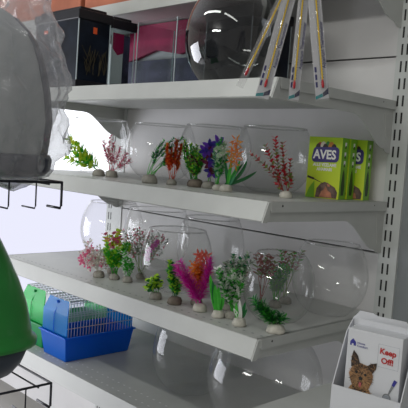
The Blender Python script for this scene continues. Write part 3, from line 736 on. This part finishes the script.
# ---------------------------------------------------------------- cages
M['blue_t'] = clear('clear_blue_plastic', tint=(.05, .55, .95), lo=.04, hi=.4, power=3, body=.55, bodycol=(.01, .42, .90), rough=.15)
M['blue_s'] = mat('blue_plastic', (.005, .22, .85), .3, trans=.5)
M['green_t'] = clear('clear_green_plastic', tint=(.10, .85, .30), lo=.04, hi=.4, power=3, body=.5, bodycol=(.04, .80, .25), rough=.15)
M['green_s'] = mat('green_tray_plastic', (.01, .42, .12), .3, trans=.4)
M['chrome'] = mat('cage_wire', (.60, .63, .65), .3, metal=.4)
def cage(x0, x1, y0, y1, z, side, tray, label, hgt=.215):
    t = thing('pet_cage', label, 'cage', ((x0+x1)/2, (y0+y1)/2, z+.0008), 0, 'pet cages')
    w, d = (x1-x0)/2, (y1-y0)/2; th = .085; e = .003
    ti = .012; bm = bmesh.new()
    def ring(wx, dy, zz): return [bm.verts.new((sx*wx, sy*dy, zz)) for sx, sy in ((-1, -1), (1, -1), (1, 1), (-1, 1))]
    R = [ring(w-ti, d-ti, 0), ring(w, d, th), ring(w+.006, d+.006, th), ring(w+.006, d+.006, th+.006), ring(w-e, d-e, th+.006), ring(w-ti-e, d-ti-e, .003)]
    for a, b in zip(R, R[1:]):
        for k in range(4): bm.faces.new((a[k], a[(k+1) % 4], b[(k+1) % 4], b[k]))
    bm.faces.new(R[0][::-1]); bm.faces.new(R[-1])
    build('tray', bm, M[tray], t, bevel=.002)
    tp = th+.006; iw = w*.78
    for s in (-1, 1):        # solid sloping end panels
        bm = bmesh.new(); y = s*(d-.006); yt = s*(d-.022)
        P = [(-w+.004, y, tp), (w-.004, y, tp), (w-.004, y, tp+.075), (iw*.96, yt, hgt), (-iw*.96, yt, hgt), (-w+.004, y, tp+.075)]
        for Q in ((P[0], P[1], P[2], P[5]), (P[5], P[2], P[3], P[4])):
            A = [bm.verts.new(p) for p in Q]; B = [bm.verts.new((p[0], p[1]-s*.003, p[2])) for p in Q]
            bm.faces.new(A); bm.faces.new(B[::-1])
            for k in (1, 3): bm.faces.new((A[k], A[(k+1) % 4], B[(k+1) % 4], B[k]))
        ep = build('end_panel', bm, M[side], t)
        bm = bmesh.new(); tube(bm, [(0, y-.004*(1 if s < 0 else -1), tp+.004), (0, y-.004*(1 if s < 0 else -1), tp+.07), (0, yt-.004*(1 if s < 0 else -1), hgt-.02)], .0015, 6)
        lathe(bm, [(0, -.004), (.006, -.004), (.006, .004), (0, .004)], 12, (0, yt-s*-.005, hgt-.012)); build('catch', bm, M['blue_s'] if side == 'blue_t' else M['green_s'], ep)
    for s in (-1, 1):        # barred long sides
        bm = bmesh.new(); n = 22
        for k in range(n+1):
            y = -d+.012+(2*d-.024)*k/n; xx = s*(w-.004); xt = s*iw
            yy = y*(1-.02)
            tube(bm, [(xx, y, tp), (xx, y, tp+.072), (xt, max(-d+.022, min(d-.022, yy)), hgt)], .0011, 5)
        for zz, xx in ((tp+.03, w-.004), (tp+.072, w-.004)): tube(bm, [(s*xx, -d+.008, zz), (s*xx, d-.008, zz)], .0014, 6)
        build('bar_side', bm, M['chrome'], t)
    bm = bmesh.new(); n = 20
    for k in range(n+1):
        y = -d+.022+(2*d-.044)*k/n; tube(bm, [(-iw, y, hgt), (iw, y, hgt)], .0011, 5)
    for k in range(5):
        x = -iw+2*iw*k/4; tube(bm, [(x, -d+.020, hgt-.001), (x, d-.020, hgt-.001)], .0014, 5)
    build('top_grid', bm, M['chrome'], t)
    return t
cage(-1.070, -.900, -.515, -.215, ZE, 'blue_t', 'blue_s', 'blue pet cage with a wire top on the lowest shelf')
cage(-1.262, -1.085, -.50, -.19, ZE, 'green_t', 'green_s', 'bright green pet cage standing behind the blue one')

# ---------------------------------------------------------------- wire rack with the two litter houses, at the left
def wire_shelf(zt, label, x0=-.72, x1=-.181, y0=-1.40, y1=-1.012):
    t = thing('wire_shelf', label, 'rack', (0, 0, zt)); r = .0028
    bm = bmesh.new(); tube(bm, [(x0, y0, 0), (x1, y0, 0), (x1, y1, 0), (x0, y1, 0), (x0, y0, 0)], r, 8); build('rim_wire', bm, M['wire'], t, smooth=True)
    bm = bmesh.new(); y = y1-.03
    k = 0
    while y > y0+.02:
        bm = bmesh.new(); tube(bm, [(x0, y, -.0045), (x1, y, -.0045)], .0018, 6); y -= .12
        build('cross_wire', bm, M['wire'], t, smooth=True)
    y = y1
    while y > y0-.01:
        bm = bmesh.new(); tube(bm, [(x1, y, 0), (x1+.001, y, -.05), (x1-.003, y, -.055), (x1-.055, y, -.055)], .0030 if y == y1 else .0018, 6); y -= .0605
        build('drop_wire', bm, M['wire'], t, smooth=True)
wire_shelf(Z0+.023, 'black wire shelf under the bagged grey litter house')
wire_shelf(Z0-.413, 'black wire shelf under the green litter house, at the lower left')
bm = bmesh.new()
for yy in (-1.40, -1.012): tube(bm, [(-.728, yy, 0), (-.728, yy, Z0+.6)], .010, 10)
tube(bm, [(-.728, -1.40, Z0+.5), (-.728, -1.012, Z0+.5)], .006, 8)
o = build('rack_post', bm, M['wire'], None, smooth=True); tag(o, 'black steel frame carrying the wire shelves at the far left', 'post')
cx, cy = -.395, -1.195
t = thing('litter_house', 'grey domed litter house wrapped in a clear bag, upper left', 'litter box', (cx, cy, Z0+.030))
bm = bmesh.new()
loft(bm, [(.0, .84), (.012, .90), (.03, .955), (.07, .985), (.12, 1.0), (.18, .965), (.235, .91), (.275, .85), (.305, .77), (.33, .66), (.348, .54), (.358, .40), (.363, .2)], .215, .200, 4.2)
build('hood', bm, M['grey'], t, smooth=True)
bm = bmesh.new()
loft(bm, [(.0, .86), (.006, .93), (.018, .975), (.04, .985), (.05, .96)], .216, .202, 4.2, c=(.004, .004, -.002))
build('base_tray', bm, M['navy'], t, smooth=True)
bm = bmesh.new()       # dark door edge strip running over the shoulder
P = []
for zq, s in ((.045, .965), (.09, .985), (.12, .995), (.18, .965), (.235, .91), (.275, .85), (.305, .77), (.33, .66)): P.append((zq, s))
prev = None
for zq, s in P:
    ring = []
    for a in (.66, .72, .79):
        ca, sa = math.cos(a), math.sin(a); rr = (abs(ca)**4.2+abs(sa)**4.2)**(-1/4.2)
        ring.append(bm.verts.new((.215*s*rr*ca*1.012, .200*s*rr*sa*1.012, zq)))
    if prev:
        for k in (0, 1): bm.faces.new((prev[k], prev[k+1], ring[k+1], ring[k]))
    prev = ring
o = build('door_edge', bm, M['navy'], t, smooth=True); sm = o.modifiers.new('solid', 'SOLIDIFY'); sm.thickness = .004; sm.offset = -1
rnd = random.Random(4)
bm = bmesh.new()
loft(bm, [(-.004, .80), (.0, .97), (.05, 1.07), (.10, 1.12), (.16, 1.13), (.22, 1.12), (.26, 1.09), (.30, 1.05), (.34, .99), (.375, .88), (.40, .89), (.44, .93), (.50, .95)], .210, .195, 3.6, n=72, jitter=.012, rnd=rnd)
o = build('plastic_bag', bm, M['film'], None, smooth=True, loc=(cx, cy, Z0+.030)); tag(o, 'crinkled clear plastic bag around the grey litter house', 'bag')
sb = o.modifiers.new('sub', 'SUBSURF'); sb.levels = 1; sb.render_levels = 2
tx = bpy.data.textures.new('wrinkle', 'MUSGRAVE' if 'MUSGRAVE' in bpy.types.Texture.bl_rna.properties['type'].enum_items else 'CLOUDS'); tx.noise_scale = .06
dm = o.modifiers.new('d', 'DISPLACE'); dm.texture = tx; dm.strength = .022; dm.mid_level = .5
t = thing('litter_house', 'glossy green domed litter house with slate base, lower left', 'litter box', (cx, cy, Z0-.408))
bm = bmesh.new()
loft(bm, [(.070, .93), (.073, .98), (.085, .98), (.091, .935), (.11, .92), (.16, .87), (.21, .79), (.26, .69), (.30, .60), (.33, .52), (.35, .42), (.36, .25)], .215, .200, 3.8)
build('hood', bm, M['green'], t, smooth=True)
bm = bmesh.new(); loft(bm, [(.0, .70), (.006, .77), (.03, .85), (.0695, .915)], .215, .200, 3.8)
build('base_tray', bm, M['slate'], t, smooth=True)

# ---------------------------------------------------------------- light
def area(name, loc, rot, sx, sy, power, col=(1, 1, 1)):
    l = bpy.data.lights.new(name, 'AREA'); l.shape = 'RECTANGLE'; l.size = sx; l.size_y = sy; l.energy = power; l.color = col
    o = bpy.data.objects.new(name, l); C.objects.link(o); o.location = loc; o.rotation_euler = rot; return o
area('ceiling_tube', (-.9, -1.9, 3.1), (math.radians(25), 0, 0), 1.5, .12, 11, (.97, 1, .96))
area('ceiling_tube', (.9, -1.9, 3.1), (math.radians(25), 0, 0), 1.5, .12, 6, (.97, 1, .95))
area('ceiling_tube', (.2, -5.6, 2.9), (math.radians(72), 0, 0), 1.8, .25, 55, (1, 1, .95))  # added unseen tube far in front, low fill for the lower shelves
area('front_left_fill', (-3.6, -2.3, .9), (math.radians(92), 0, math.radians(-58)), 2.2, 1.6, 74, (.90, .92, 1))  # added unseen fill from front left, brightens the back panels at all levels
w = bpy.data.worlds.new('World'); bpy.context.scene.world = w; w.use_nodes = True
w.node_tree.nodes['Background'].inputs[0].default_value = (.86, .84, .80, 1); w.node_tree.nodes['Background'].inputs[1].default_value = .39

# ---------------------------------------------------------------- camera
R = Vector((.69201413, .71850732, .06974004)); U = Vector((-.10163646, .00132918, .99482072)); F = Vector((-.71469327, .69551813, -.07394636))
cd = bpy.data.cameras.new('Camera'); cam = bpy.data.objects.new('Camera', cd); C.objects.link(cam)
cd.sensor_width = 36; cd.lens = 36*660.98/408; cd.clip_start = .02
p = Vector((1.03262, -1.76999, Z0+.10219))
cam.matrix_world = Matrix(((R.x, U.x, -F.x, p.x), (R.y, U.y, -F.y, p.y), (R.z, U.z, -F.z, p.z), (0, 0, 0, 1)))
S = bpy.context.scene; S.camera = cam
S.view_settings.view_transform = 'Standard'; S.view_settings.look = 'None'; S.view_settings.gamma = 1
S.view_settings.use_curve_mapping = False; S.view_settings.exposure = -0.12
S.cycles.transparent_max_bounces = 48; S.cycles.max_bounces = 10
S.cycles.use_denoising = True
